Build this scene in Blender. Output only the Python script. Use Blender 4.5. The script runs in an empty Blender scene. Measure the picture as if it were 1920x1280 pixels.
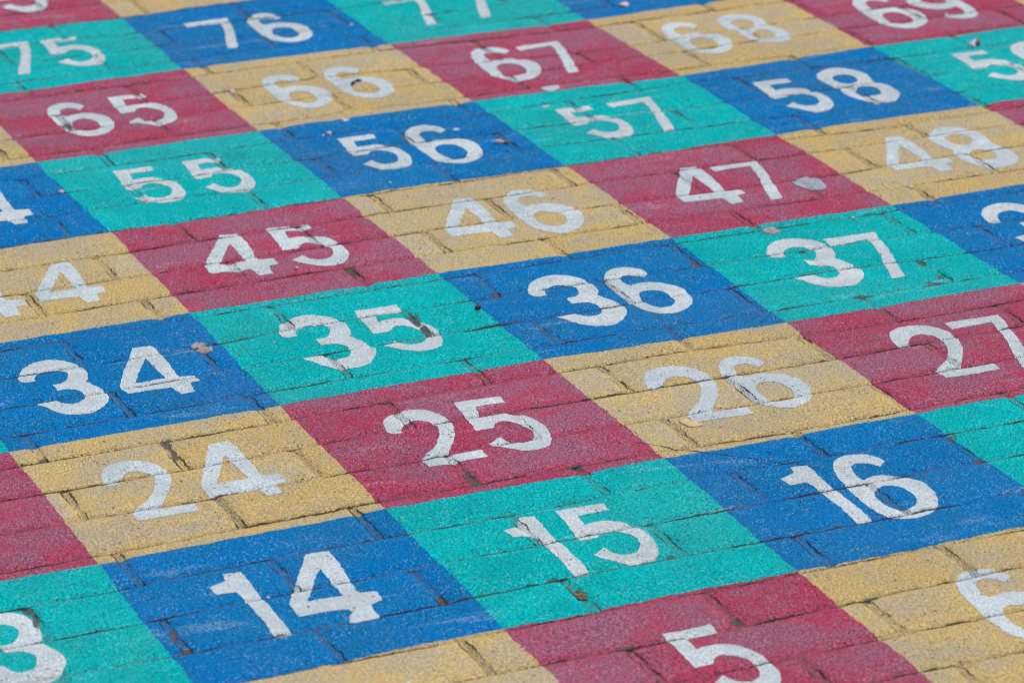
import bpy, math, random
import numpy as np
from mathutils import Matrix, Vector
from mathutils.geometry import delaunay_2d_cdt

C = bpy.context.scene
COL = C.collection
S = 0.26                     # side of one painted square, metres

# ------------------------------------------------------------------ camera
cam = bpy.data.cameras.new("camera")
cam_o = bpy.data.objects.new("camera", cam)
COL.objects.link(cam_o)
C.camera = cam_o
cam_o.matrix_world = Matrix([[0.917361, 0.150765, -0.3684, 0.254636], [-0.39796, 0.327044, -0.857129, -2.187826], [-0.008742, 0.932905, 0.360015, 1.271596], [0.0, 0.0, 0.0, 1.0]])
cam.sensor_width = 36.0
cam.lens = 129.7982
cam.clip_start, cam.clip_end = 0.05, 500
cam.dof.use_dof = True
cam.dof.focus_distance = 3.3806
cam.dof.aperture_fstop = 10.5

# ------------------------------------------------------------------ sky, sun, exposure
SUN_EL, SUN_AZ = 66.0, 75.0  # azimuth from +Y towards +X: high, from the right
w = bpy.data.worlds.new("World")
C.world = w
w.use_nodes = True
nt = w.node_tree
sky = nt.nodes.new('ShaderNodeTexSky')
sky.sky_type = 'NISHITA'
sky.sun_disc = False
sky.sun_elevation = math.radians(SUN_EL)
sky.sun_rotation = math.radians(SUN_AZ)
sky.dust_density = 3.0
nt.links.new(sky.outputs[0], nt.nodes['Background'].inputs[0])
nt.nodes['Background'].inputs[1].default_value = 0.12
sun = bpy.data.lights.new("sun", 'SUN')
sun.energy = 1.5
sun.angle = math.radians(10)
sun.color = (1.0, 0.96, 0.9)
sun_o = bpy.data.objects.new("sun", sun)
COL.objects.link(sun_o)
e, a = math.radians(SUN_EL), math.radians(SUN_AZ)
sun_o.rotation_euler = Vector((math.sin(a)*math.cos(e), math.cos(a)*math.cos(e), math.sin(e))).to_track_quat('Z', 'Y').to_euler()
C.view_settings.view_transform = 'Standard'
C.view_settings.look = 'None'
C.view_settings.gamma = 1.0
C.view_settings.exposure = 0.26
C.render.engine = 'CYCLES'
C.cycles.filter_width = 1.0

# ------------------------------------------------------------------ measured tables (board units: one square = 1)
C0, S0, P0 = -0.08167, -0.00536, 0.26861          # course lines: v = C0 + S0*(u-6) + P0*k + residual
RES = np.array([[0.0088,0.0126,0.017,0.0216,0.0267,0.0347,0.0427,0.0394,0.0303,0.0243,0.0197,0.0152,0.0111,0.0076,0.0049,0.0029],[0.0109,0.0173,0.0256,0.0356,0.049,0.071,0.0896,0.0791,0.0564,0.0423,0.0322,0.0233,0.0158,0.0101,0.0061,0.0035],[0.0063,0.01,0.0145,0.0198,0.0278,0.0361,0.0336,0.0262,0.0231,0.0205,0.0171,0.0136,0.0102,0.0072,0.0048,0.003],[0.0004,0.0026,0.006,0.0099,0.0101,0.0076,0.0096,0.0194,0.0229,0.019,0.0155,0.0125,0.0095,0.0067,0.0045,0.0028],[-0.0046,-0.003,0.0009,0.0039,-0.0009,-0.0036,0.0056,0.0258,0.0305,0.0222,0.0171,0.0136,0.0101,0.0069,0.0044,0.0027],[-0.0091,-0.0074,-0.006,-0.0066,-0.003,0.0034,0.0041,0.0025,0.0042,0.006,0.006,0.0052,0.0042,0.0032,0.0023,0.0015],[-0.0157,-0.017,-0.0215,-0.0211,-0.0085,0.0031,0.0003,-0.0046,-0.0003,0.0033,0.0037,0.0032,0.0027,0.0021,0.0015,0.001],[-0.022,-0.0286,-0.0299,-0.0152,-0.0038,0.0002,0.0084,0.014,0.0116,0.0082,0.006,0.0044,0.0029,0.0018,0.001,0.0005],[-0.0327,-0.0434,-0.0376,-0.0167,-0.0118,-0.0045,0.0129,0.0086,0.0031,0.0034,0.0022,0.0007,-0.0003,-0.0008,-0.0008,-0.0007],[-0.0267,-0.0338,-0.0313,-0.011,0.002,0.0083,0.0027,-0.0218,-0.0148,-0.0018,-0.0031,-0.0043,-0.0039,-0.0032,-0.0024,-0.0018],[-0.0116,-0.0074,-0.0055,-0.0067,0.0023,0.0102,0.0052,-0.0098,-0.0119,-0.0033,-0.0014,-0.0048,-0.0063,-0.0059,-0.0047,-0.0035],[-0.0186,-0.0183,-0.0157,-0.008,0.0052,0.009,0.0057,0.0026,-0.0115,-0.0044,0.0058,0.0014,-0.0027,-0.0036,-0.0036,-0.0032],[-0.0192,-0.0212,-0.0212,-0.0148,-0.0055,0.0015,0.0166,0.0229,-0.0233,-0.0409,-0.0273,-0.021,-0.0185,-0.0155,-0.012,-0.0085],[-0.0216,-0.0264,-0.0272,-0.0148,-0.0023,0.0045,0.0068,0.0016,-0.0093,-0.0134,-0.0173,-0.0138,-0.0113,-0.0105,-0.0091,-0.0073],[-0.0228,-0.0268,-0.0318,-0.0284,-0.0127,0.0045,0.0103,0.0077,0.0183,0.0119,-0.0168,-0.0172,-0.0118,-0.0113,-0.0104,-0.0086],[-0.0159,-0.0151,-0.0166,-0.0228,-0.0072,0.0216,0.0217,0.0124,0.0059,-0.0051,-0.0215,-0.0264,-0.022,-0.0187,-0.0159,-0.0126],[-0.0165,-0.0177,-0.0219,-0.0157,0.009,0.0213,0.018,0.0176,0.0152,0.0105,0.0069,0.0068,-0.0002,-0.0059,-0.0077,-0.0077],[-0.0088,-0.0078,-0.008,-0.003,0.0121,0.0226,0.0213,0.0169,0.0153,0.0026,-0.0124,-0.0139,-0.016,-0.0183,-0.0177,-0.0152],[-0.008,-0.0075,-0.0081,-0.0034,0.0058,0.0167,0.0265,0.0222,0.0031,-0.0263,-0.03,-0.0154,-0.0175,-0.0218,-0.0207,-0.0174],[-0.0025,-0.0005,0.0017,0.0059,0.0114,0.0219,0.0314,0.025,0.0243,0.0214,0.0022,-0.0099,-0.0135,-0.0146,-0.0154,-0.015],[0.0005,0.0026,0.0067,0.0122,0.0111,0.0069,0.0042,-0.0029,0.007,0.0056,-0.0532,-0.0997,-0.0884,-0.0608,-0.0464,-0.0364],[0.0033,0.0066,0.0128,0.0236,0.025,0.0115,0.0118,0.0174,0.0121,-0.0038,-0.0254,-0.0397,-0.0359,-0.027,-0.023,-0.02],[0.0024,0.0048,0.0102,0.0181,0.0128,0.0015,0.0102,0.0205,0.0095,-0.0128,-0.0281,-0.0318,-0.0319,-0.0306,-0.0272,-0.0224],[-0.0045,-0.0048,-0.0053,-0.007,-0.0063,0.0004,0.012,0.0175,0.0166,0.039,0.0513,0.0252,0.0044,-0.0041,-0.0085,-0.0104],[-0.0042,-0.0038,-0.0033,-0.0039,-0.002,0.0043,0.0093,0.0107,0.0029,-0.0082,-0.016,-0.0232,-0.027,-0.0265,-0.0234,-0.019],[-0.005,-0.0049,-0.0044,-0.0053,-0.0082,-0.0079,0.0039,0.0201,-0.0048,-0.0387,-0.0356,-0.024,-0.0209,-0.0202,-0.0184,-0.0154],[-0.0117,-0.014,-0.0164,-0.0238,-0.0347,-0.029,-0.0061,0.0223,-0.0243,-0.1127,-0.1243,-0.0839,-0.0599,-0.0479,-0.0366,-0.026],[-0.005,-0.0047,-0.0042,-0.0052,-0.0067,-0.0033,-0.0001,0.0191,0.0291,-0.0097,-0.0323,-0.0246,-0.02,-0.0194,-0.0177,-0.0147],[-0.0101,-0.0122,-0.0147,-0.022,-0.0279,-0.0081,0.0035,-0.0068,-0.0068,-0.0126,-0.0209,-0.0236,-0.0234,-0.0215,-0.0181,-0.0142],[-0.0045,-0.0052,-0.0066,-0.011,-0.0135,-0.0022,-0.0108,-0.05,-0.0544,-0.0395,-0.0338,-0.0308,-0.0267,-0.0219,-0.0169,-0.0124],[-0.0024,-0.0028,-0.0033,-0.0034,0.0001,0.002,-0.0164,-0.0359,-0.0322,-0.0245,-0.0223,-0.0209,-0.0185,-0.0155,-0.0122,-0.009],[-0.0024,-0.0032,-0.0042,-0.0052,-0.0054,-0.0072,-0.0141,-0.0176,-0.0165,-0.0159,-0.0157,-0.0148,-0.0131,-0.0109,-0.0085,-0.0062],[-0.0012,-0.0017,-0.0025,-0.0035,-0.005,-0.0068,-0.0086,-0.01,-0.011,-0.0115,-0.0113,-0.0104,-0.0091,-0.0074,-0.0056,-0.004],[-0.0006,-0.001,-0.0015,-0.0023,-0.0034,-0.0046,-0.0059,-0.0069,-0.0077,-0.0079,-0.0077,-0.0069,-0.0059,-0.0047,-0.0035,-0.0025],[-0.0002,-0.0005,-0.0009,-0.0014,-0.0021,-0.003,-0.0038,-0.0045,-0.0049,-0.005,-0.0048,-0.0042,-0.0035,-0.0028,-0.002,-0.0014]])                  # residual of course line k = -1.. at u = 3, 3.5 .. 10.5
US = np.arange(3, 10.51, .5)
HEADS = {29:[5.646],28:[6.087],26:[5.246,6.087,6.909],25:[5.679,6.509],27:[5.686,6.493],24:[5.271,6.085,6.927,7.73],23:[5.633,6.464,7.294],22:[5.274,6.096,6.921,7.739],21:[4.878,5.697,6.537,7.379],20:[5.256,6.087,6.916,7.744],19:[4.849,5.68,6.51,7.348],18:[5.278,6.126,6.939,7.756,8.577],17:[4.869,5.713,6.534,8.175],16:[4.496,5.321,6.151,6.982,7.788],15:[4.888,5.72,6.551,7.371,8.185],14:[4.479,5.301,6.134,6.97,7.915],13:[4.908,5.74,6.561,7.401,8.181],12:[4.489,5.318,6.138,6.964,7.77],11:[4.091,4.918,5.749,6.554],10:[4.509,5.344,6.175,6.968,7.79],9:[4.075,4.902,5.706,6.541],8:[4.524,5.355,6.169,6.986],7:[4.079,4.9,5.719,6.528],6:[3.701,4.513,5.348,6.171,6.98],5:[4.056,4.894,5.736],4:[4.462,5.305,6.123],3:[4.84,5.664,6.508],2:[5.278,6.094],1:[5.718],0:[6.128]}                        # head joints seen in each course
HQ, HOFF, HL = 1, 0.73, 0.8295
GLYPH = {"2":[[[0.2615,0.3446,1],[0.3032,0.3807,0],[0.3441,0.4202,0],[0.3891,0.4911,0],[0.4112,0.5471,0],[0.4212,0.5958,0],[0.4159,0.6318,0],[0.3952,0.6547,0],[0.3712,0.6698,0],[0.3441,0.6648,0],[0.3157,0.6376,0],[0.2981,0.6124,0],[0.2945,0.5848,1],[0.2762,0.5826,0],[0.2552,0.5922,0],[0.2496,0.628,0],[0.2604,0.6831,0],[0.2792,0.7215,0],[0.3076,0.749,0],[0.338,0.7622,0],[0.3747,0.7658,0],[0.4064,0.7567,0],[0.4386,0.7364,0],[0.4613,0.7056,0],[0.475,0.6653,0],[0.4821,0.6216,0],[0.476,0.5707,0],[0.457,0.5128,0],[0.4318,0.4584,0],[0.3961,0.3964,0],[0.3588,0.3423,1],[0.3752,0.3284,0],[0.415,0.3294,0],[0.4794,0.3296,1],[0.4749,0.2633,1],[0.4067,0.2626,0],[0.3474,0.2618,0],[0.2611,0.2658,1],[0.2599,0.3044,0]]],"3":[[[0.2156,0.3782,1],[0.2289,0.3817,0],[0.2645,0.3861,0],[0.2846,0.3797,0],[0.2924,0.3567,0],[0.3026,0.334,0],[0.3273,0.3185,0],[0.3579,0.3224,0],[0.3803,0.3468,0],[0.3938,0.3824,0],[0.3947,0.417,0],[0.3801,0.4419,0],[0.3599,0.4568,0],[0.3171,0.4625,1],[0.3181,0.5227,1],[0.3458,0.5241,0],[0.3689,0.5348,0],[0.3892,0.5683,0],[0.3999,0.6064,0],[0.3909,0.6394,0],[0.3684,0.6642,0],[0.3401,0.67,0],[0.3061,0.6568,0],[0.2807,0.6182,0],[0.2708,0.58,1],[0.2431,0.5785,0],[0.221,0.5958,0],[0.2233,0.6375,0],[0.2347,0.668,0],[0.2606,0.7138,0],[0.2981,0.7474,0],[0.3378,0.7627,0],[0.3778,0.7618,0],[0.412,0.7416,0],[0.4427,0.7099,0],[0.4637,0.6638,0],[0.4675,0.6113,0],[0.4613,0.5638,0],[0.4487,0.5266,0],[0.4343,0.5047,1],[0.4484,0.4698,0],[0.4664,0.4163,0],[0.473,0.3669,0],[0.466,0.3213,0],[0.442,0.2768,0],[0.4096,0.2367,0],[0.3727,0.2126,0],[0.3337,0.2128,0],[0.2988,0.2261,0],[0.2715,0.2482,0],[0.2482,0.2835,0],[0.2291,0.3334,0],[0.2173,0.3594,0]]],"4":[[[0.6896,0.7511,1],[0.7636,0.7499,1],[0.7681,0.6704,0],[0.765,0.5688,0],[0.7558,0.4354,1],[0.7603,0.419,1],[0.8126,0.4092,1],[0.8124,0.3421,1],[0.7714,0.3326,1],[0.7613,0.2442,1],[0.7077,0.2408,1],[0.6969,0.3202,1],[0.656,0.3249,0],[0.5373,0.3275,1],[0.535,0.3665,1],[0.5358,0.4155,1],[0.5662,0.4868,0],[0.6221,0.6055,0]],[[0.7003,0.6352,1],[0.6464,0.5246,0],[0.593,0.4147,1],[0.6512,0.4163,0],[0.7074,0.419,1],[0.7047,0.5021,0]]],"5":[[[0.5881,0.7906,1],[0.6739,0.7846,0],[0.7635,0.7805,1],[0.7581,0.7171,1],[0.6421,0.7214,1],[0.629,0.6397,1],[0.661,0.6423,0],[0.7003,0.6416,0],[0.7341,0.626,0],[0.767,0.5932,0],[0.7885,0.5309,0],[0.7947,0.4587,0],[0.7866,0.3938,0],[0.7722,0.3493,0],[0.7457,0.3022,0],[0.7158,0.2824,0],[0.6746,0.2763,0],[0.6389,0.2844,0],[0.6065,0.3162,0],[0.5804,0.3501,0],[0.5533,0.3964,1],[0.6127,0.4368,1],[0.624,0.3924,0],[0.647,0.3648,0],[0.6782,0.3589,0],[0.7054,0.3717,0],[0.7287,0.4035,0],[0.7429,0.4483,0],[0.7421,0.4831,0],[0.7282,0.5207,0],[0.7061,0.5517,0],[0.6773,0.565,0],[0.6499,0.5517,0],[0.6277,0.5223,1],[0.5612,0.5239,1],[0.5724,0.631,0]]],"6":[[[0.7567,0.684,1],[0.7509,0.7198,0],[0.7335,0.7495,0],[0.7092,0.7707,0],[0.6738,0.7804,0],[0.6362,0.7729,0],[0.604,0.7463,0],[0.5805,0.7077,0],[0.5664,0.665,0],[0.5578,0.6039,0],[0.5531,0.5334,0],[0.5499,0.4549,0],[0.5514,0.3987,0],[0.5574,0.3408,0],[0.5785,0.2918,0],[0.6102,0.2538,0],[0.6528,0.2388,0],[0.6982,0.2522,0],[0.7374,0.2812,0],[0.7672,0.3227,0],[0.7862,0.3696,0],[0.798,0.4283,0],[0.795,0.4861,0],[0.7741,0.5364,0],[0.7401,0.5717,0],[0.6983,0.591,0],[0.6583,0.5899,0],[0.628,0.5796,1],[0.6227,0.5983,0],[0.6213,0.6315,0],[0.6309,0.6762,0],[0.6529,0.6989,0],[0.676,0.6998,0],[0.7027,0.6842,0],[0.7211,0.6509,1]],[[0.6228,0.4851,0],[0.6491,0.5051,0],[0.6795,0.504,0],[0.7086,0.4825,0],[0.7217,0.4394,0],[0.7203,0.3841,0],[0.7038,0.3441,0],[0.6745,0.3182,0],[0.6409,0.3179,0],[0.6179,0.3395,0],[0.6047,0.382,0],[0.6057,0.4371,0]]],"7":[[[0.5427,0.7388,1],[0.6554,0.7354,0],[0.7701,0.7313,1],[0.7578,0.6705,0],[0.7361,0.5766,0],[0.697,0.4412,0],[0.6314,0.2299,1],[0.5774,0.2303,1],[0.6172,0.3606,0],[0.6776,0.5351,0],[0.7096,0.6754,1],[0.6217,0.6728,0],[0.5404,0.6707,1]]],"1":[[[0.3642,0.7537,1],[0.4253,0.7447,1],[0.4244,0.6947,0],[0.417,0.6044,0],[0.4177,0.5115,0],[0.4158,0.4151,0],[0.4139,0.3199,0],[0.4092,0.2567,1],[0.3571,0.2605,1],[0.3572,0.3339,0],[0.3631,0.391,0],[0.362,0.4821,0],[0.365,0.5726,0],[0.3575,0.6155,1],[0.3001,0.6208,1],[0.2931,0.6798,1],[0.3259,0.6897,0],[0.3527,0.7024,0],[0.3612,0.7236,0]]],"8":[[[0.5552,0.7033,0],[0.5819,0.7408,0],[0.6287,0.7714,0],[0.6797,0.7773,0],[0.7259,0.7487,0],[0.7608,0.6866,0],[0.7688,0.6259,0],[0.7518,0.5323,1],[0.7647,0.4815,0],[0.7775,0.4309,0],[0.7729,0.3554,0],[0.7562,0.2972,0],[0.7177,0.2497,0],[0.6685,0.2335,0],[0.6194,0.2413,0],[0.5816,0.2698,0],[0.5531,0.3157,0],[0.544,0.3855,0],[0.5503,0.4595,0],[0.5666,0.4962,1],[0.5465,0.5278,0],[0.5373,0.5991,0],[0.5415,0.6645,0]],[[0.5985,0.6378,0],[0.6286,0.6689,0],[0.6729,0.6754,0],[0.7012,0.6395,0],[0.6966,0.5806,0],[0.6718,0.5473,0],[0.6322,0.5367,0],[0.6021,0.5687,0]],[[0.6066,0.4332,0],[0.644,0.4711,0],[0.683,0.4684,0],[0.7072,0.426,0],[0.6989,0.368,0],[0.6771,0.3342,0],[0.6427,0.3328,0],[0.611,0.3607,0],[0.6004,0.403,0]]]}                        # stencil outlines: x, y, corner flag
PLACE = {"14_0":["1",1.0067,0.0159,-0.0218,-0.0336],"15_0":["1",1.007,0.0003,-0.0119,-0.0081],"16_0":["1",1.0,0.0,0.0,0.0],"25_0":["2",1.0,0.0,0.0,0.0],"24_0":["2",0.9813,-0.0124,-0.0376,-0.0077],"26_0":["2",1.0549,-0.028,-0.033,-0.0277],"27_0":["2",1.0337,-0.0236,-0.0251,-0.0212],"34_0":["3",1.0,0.0,0.0,0.0],"35_0":["3",1.06,0.0012,-0.0023,-0.003],"36_0":["3",1.06,-0.0041,0.0083,0.0051],"37_0":["3",1.0582,-0.0623,-0.0067,0.0219],"38_0":["3",1.0,0.0,0.027,0.061],"34_1":["4",1.0,0.0,0.0,0.0],"24_1":["4",1.0029,0.0275,-0.0254,-0.0048],"44_1":["4",0.9394,-0.0347,0.0103,0.0733],"44_0":["4",1.0,0.0,-0.3477,0.0123],"45_0":["4",0.9947,-0.0598,-0.3395,0.0882],"46_0":["4",1.0132,-0.0609,-0.3353,0.0894],"47_0":["4",0.9984,-0.06,-0.3111,0.0733],"48_0":["4",0.9869,-0.0593,-0.326,0.0801],"54_1":["4",1.0,0.0,-0.0208,0.0155],"14_1":["4",1.02,-0.0613,-0.1215,0.0429],"45_1":["5",1.0,0.0,0.0,0.0],"25_1":["5",0.9929,0.0073,-0.0238,-0.0307],"15_1":["5",0.9509,-0.0054,-0.0643,0.0028],"35_1":["5",0.9758,0.0167,0.0084,-0.0078],"55_0":["5",0.9399,0.0165,-0.2883,-0.0095],"55_1":["5",0.9397,0.0249,0.0214,-0.0087],"65_1":["5",0.9435,0.0447,0.0228,-0.0271],"75_1":["5",0.9616,0.0143,-0.0215,-0.0269],"85_1":["5",1.0,0.0,-0.0326,-0.0364],"56_0":["5",0.9398,0.0215,-0.2767,-0.0003],"57_0":["5",0.939,0.0443,-0.2425,-0.0277],"58_0":["5",0.9678,0.0146,-0.3123,-0.0381],"59_0":["5",0.9397,0.0255,-0.265,-0.0184],"5_0":["5",0.9383,0.0564,-0.0937,-0.0092],"36_1":["6",1.0,0.0,0.0,0.0],"26_1":["6",0.9778,-0.0003,-0.0113,-0.0131],"16_1":["6",1.0426,-0.0582,-0.1468,-0.0061],"6_0":["6",1.0336,-0.0379,-0.2159,0.0062],"46_1":["6",1.0353,-0.0433,-0.0323,0.0278],"56_1":["6",1.0182,0.0257,-0.0198,-0.0365],"65_0":["6",0.9383,0.0564,-0.2583,-0.0228],"66_0":["6",0.9766,0.0369,-0.2918,-0.0426],"66_1":["6",0.9741,0.054,0.0198,-0.043],"67_0":["6",1.032,-0.0494,-0.3576,-0.0175],"68_0":["6",0.9996,-0.0167,-0.3471,-0.022],"69_0":["6",1.0549,-0.045,-0.3765,-0.0341],"76_1":["6",0.9561,0.0525,0.0078,-0.057],"37_1":["7",1.0,0.0,0.0,0.0],"27_1":["7",1.0,0.0,-0.0265,-0.0114],"47_1":["7",0.9678,0.0138,0.0222,0.0209],"57_1":["7",0.9383,0.0564,0.0521,0.008],"67_1":["7",0.954,0.0415,0.016,-0.0308],"75_0":["7",1.0,0.0,-0.2946,0.0146],"76_0":["7",0.9639,0.0321,-0.2663,-0.0091],"77_0":["7",0.9395,0.0347,-0.2638,-0.029],"77_1":["7",1.0,0.0,-0.0308,-0.0269],"58_1":["8",1.0,0.0,0.0,0.0],"48_1":["8",1.0441,-0.0627,-0.0473,0.0252],"68_1":["8",0.9396,0.027,0.041,0.0101],"69_1":["9",1.0,0.0,-0.0374,-0.022],"59_1":["9",0.96,0.0,-0.001,0.0283],"13_1":["3",1.0,0.0,0.23,0.004]}                        # glyph and similarity for each numeral seen
VERT = {(6,8):(-0.0022,-0.0431),(6,7):(-0.0074,0.0177),(6,6):(-0.0059,0.0057),(5,6):(-0.0041,-0.0008),(6,5):(0.0058,0.0386),(7,7):(-0.0074,-0.0116),(7,6):(-0.0004,0.0093),(7,5):(0.0023,0.0236),(8,7):(-0.0105,-0.0382),(8,6):(0.0058,-0.0349),(8,5):(-0.0005,0.0159),(9,6):(-0.004,0.0004),(9,5):(0.0066,0.0133),(8,4):(-0.0074,-0.0098),(5,5):(0.0109,0.0232),(5,4):(0.0001,0.0124),(5,3):(-0.0064,0.0029),(4,3):(-0.0004,-0.0159),(6,4):(0.0151,0.0174),(6,3):(0.0132,0.0127),(7,4):(0.0133,0.0086),(7,3):(-0.0098,-0.0203),(7,2):(-0.0112,-0.0047),(8,3):(-0.0077,-0.017),(4,2):(0.0015,-0.0276),(5,2):(-0.0038,-0.0026),(5,1):(-0.0103,0.0058),(6,2):(0.0145,0.0018),(6,1):(0.0058,0.0092)}                          # how far square corners stray from the true grid
WEAR = [[5.3603,2.0948,0.0244,-0.0112,-0.0176,-0.0416],[5.362,2.1565,0.0204,-0.0094,-0.0177,-0.042],[5.7129,2.0713,0.0246,-0.0113,-0.0119,-0.0262],[4.5227,2.8363,0.0251,-0.0115,-0.0114,-0.034],[4.5171,2.7478,0.0125,-0.0057,-0.0225,-0.0669],[4.0949,2.8706,0.0166,-0.0076,-0.0068,-0.0225],[3.7002,1.7428,0.0302,-0.0138,-0.0069,-0.0234],[3.7048,1.6718,0.0094,-0.0043,-0.0165,-0.0554],[4.0549,1.2591,0.0221,-0.0101,-0.0074,-0.0219],[4.0621,1.3941,0.0112,-0.0051,-0.021,-0.0625],[4.9008,1.2754,0.0227,-0.0104,-0.0093,-0.0226],[7.0055,1.7623,0.0187,-0.0086,-0.0208,-0.0363],[6.9838,1.5394,0.0246,-0.0113,-0.0088,-0.0151],[5.2734,1.274,0.0268,-0.0122,-0.0061,-0.0137],[5.3103,1.1317,0.019,-0.0086,-0.0162,-0.0357],[5.6909,1.2787,0.0194,-0.0089,-0.0089,-0.0185],[5.2737,0.7295,0.0477,-0.0217,-0.0098,-0.0209],[5.6701,0.7549,0.0224,-0.0102,-0.0107,-0.0212],[7.7733,3.3553,0.0281,-0.013,-0.015,-0.0266],[7.6819,3.1411,0.0508,-0.0235,-0.0117,-0.0206],[7.7446,3.1693,0.0185,-0.0086,-0.0184,-0.0324],[7.4036,3.1084,0.055,-0.0254,-0.0083,-0.0153],[6.1211,0.7294,0.0226,-0.0103,-0.0117,-0.0214],[6.9771,3.707,0.0282,-0.0131,-0.0134,-0.0273],[5.7316,4.2081,0.0282,-0.0131,-0.0218,-0.0564],[6.1307,3.7205,0.0277,-0.0128,-0.0144,-0.0335],[5.7568,3.6088,0.0272,-0.0126,-0.0316,-0.0781],[5.741,3.4775,0.0202,-0.0093,-0.0209,-0.0512],[5.2464,6.4228,0.0316,-0.0148,-0.0167,-0.0547],[7.1046,6.9676,0.0225,-0.0106,-0.0098,-0.0243]]                          # bare spots: centre and two half axes
SPOT = {"gum47":[[7.7657,4.4268],[7.8037,4.452],[7.8448,4.4592],[7.8638,4.448],[7.8795,4.4216],[7.878,4.3746],[7.864,4.3101],[7.8462,4.2854],[7.8154,4.2857],[7.7906,4.3089],[7.7777,4.3314],[7.7613,4.3531],[7.7526,4.3808]],"gum34":[[4.8944,3.6903],[4.9156,3.7068],[4.9491,3.6951],[4.9502,3.6758],[4.967,3.6681],[4.9547,3.6141],[4.9458,3.6033],[4.9125,3.6038],[4.9058,3.6366],[4.8979,3.6701]],"gum37":[[7.375,3.94],[7.4016,3.963],[7.4403,3.9627],[7.4468,3.9464],[7.4448,3.9164],[7.4289,3.8886],[7.4042,3.8781],[7.3808,3.8933],[7.3755,3.9177]],"gum67":[[7.3535,6.0637],[7.3792,6.0851],[7.4077,6.0829],[7.4381,6.0631],[7.4346,6.0369],[7.4182,6.0112],[7.3904,5.9965],[7.3624,5.9958],[7.3507,6.0207]],"dab26":[[6.2072,2.2851],[6.2252,2.2903],[6.2415,2.2761],[6.2524,2.2509],[6.2661,2.2212],[6.2636,2.2056],[6.2428,2.2052],[6.2171,2.2103],[6.2075,2.2381],[6.2034,2.2667]],"fleck56a":[[6.3758,6.0033],[6.4045,5.9847],[6.3901,5.9677],[6.3735,5.9649]],"fleck56b":[[6.7587,5.6617],[6.7764,5.6742],[6.7879,5.6619],[6.7866,5.6487],[6.7683,5.6448],[6.7586,5.6514]],"stub56":[[6.8499,5.421],[6.9068,5.3945]],"fleck57":[[7.2424,5.8092],[7.2607,5.8141],[7.2773,5.801],[7.2737,5.7892],[7.2545,5.782],[7.2409,5.7911]],"petal78":[[8.2359,7.1271],[8.255,7.1567],[8.2761,7.1565],[8.2923,7.1456],[8.2828,7.1178],[8.2643,7.1008],[8.2436,7.0945],[8.233,7.1059]],"blob14":[[4.6272,1.3227],[4.617,1.3088],[4.6028,1.2921],[4.5863,1.2743],[4.5811,1.2583],[4.5775,1.2439],[4.5883,1.2297],[4.6021,1.228],[4.6141,1.234],[4.6287,1.232],[4.6505,1.2335],[4.6683,1.2369],[4.6813,1.2563],[4.6749,1.2661],[4.6732,1.2716],[4.6742,1.3013],[4.668,1.3227]],"scrap59w":[[9.4296,5.8523],[9.4473,5.88],[9.4752,5.8729],[9.4726,5.8561],[9.4451,5.8211],[9.4151,5.7876],[9.4177,5.8042],[9.4339,5.8383]],"scrap59b":[[9.4752,5.8729],[9.4891,5.8724],[9.4866,5.8436],[9.4646,5.818],[9.4562,5.8279],[9.4629,5.8487]],"leaf15":[[5.2912,1.211],[5.2981,1.1806],[5.3032,1.1565],[5.3187,1.1603],[5.3181,1.1389],[5.3333,1.132],[5.316,1.1161],[5.3119,1.09],[5.3019,1.1032],[5.2865,1.0994],[5.2928,1.1234],[5.2915,1.1457]],"curl66":[[6.5939,6.4499],[6.615,6.4791],[6.6334,6.4975],[6.6465,6.4988],[6.6625,6.4963]],"pebble56":[[6.253,5.8313]],"pebble56s":[[6.227,5.8357]],"pebble54":[[4.9752,5.5727]],"pebble66":[[6.0772,6.5851]],"seed35":[[5.9996,3.5885]],"chip76":[[6.9509,7.3706]],"stone45":[[5.5364,4.2984]],"stone56b":[[6.2452,5.1005]],"stone14":[[4.4112,1.5202]],"stone37":[[7.7739,3.9105]],"stone48":[[8.1823,4.1716]],"crk":[[5.9846,2.172],[6.0565,2.0998],[6.1436,2.0081],[6.2522,1.9107],[6.3278,1.8402],[6.3855,1.7947],[6.4322,1.7289],[6.4814,1.6685]]}

rng = random.Random(7)

def hash2(ix, iy, seed):
    n = (ix.astype(np.int64)*374761393 + iy.astype(np.int64)*668265263 + seed*974634721) & 0x7fffffff
    n = ((n ^ (n >> 13))*1274126177) & 0x7fffffff
    n = n ^ (n >> 16)
    return (n & 0xffff)/65535.0

def vnoise(x, y, seed=0):
    ix, iy = np.floor(x), np.floor(y)
    fx, fy = x-ix, y-iy
    fx = fx*fx*(3-2*fx)
    fy = fy*fy*(3-2*fy)
    a, b = hash2(ix, iy, seed), hash2(ix+1, iy, seed)
    c, d = hash2(ix, iy+1, seed), hash2(ix+1, iy+1, seed)
    return (a*(1-fx)+b*fx)*(1-fy)+(c*(1-fx)+d*fx)*fy - .5

def fbm(x, y, seed=0, o=3):
    s, r = 0, 1
    for i in range(o):
        s = s + r*vnoise(x*2**i, y*2**i, seed+i)
        r *= .5
    return s

# ------------------------------------------------------------------ brick courses under the paint
KMIN, KMAX = -6, 48
_hr = random.Random(3)
HEAD = {}
for k in range(KMIN-1, KMAX+1):
    seen = list(HEADS.get(k, []))
    us = []
    j = -2
    while True:
        u = HOFF + ((k+HQ) % 2)*HL/2 + j*HL
        j += 1
        if u > 13:
            break
        near = [q for q in seen if abs(q-u) < .2]
        us.append(near[0] if near else u + _hr.uniform(-.025, .025))
    HEAD[k] = np.array(us)

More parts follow.
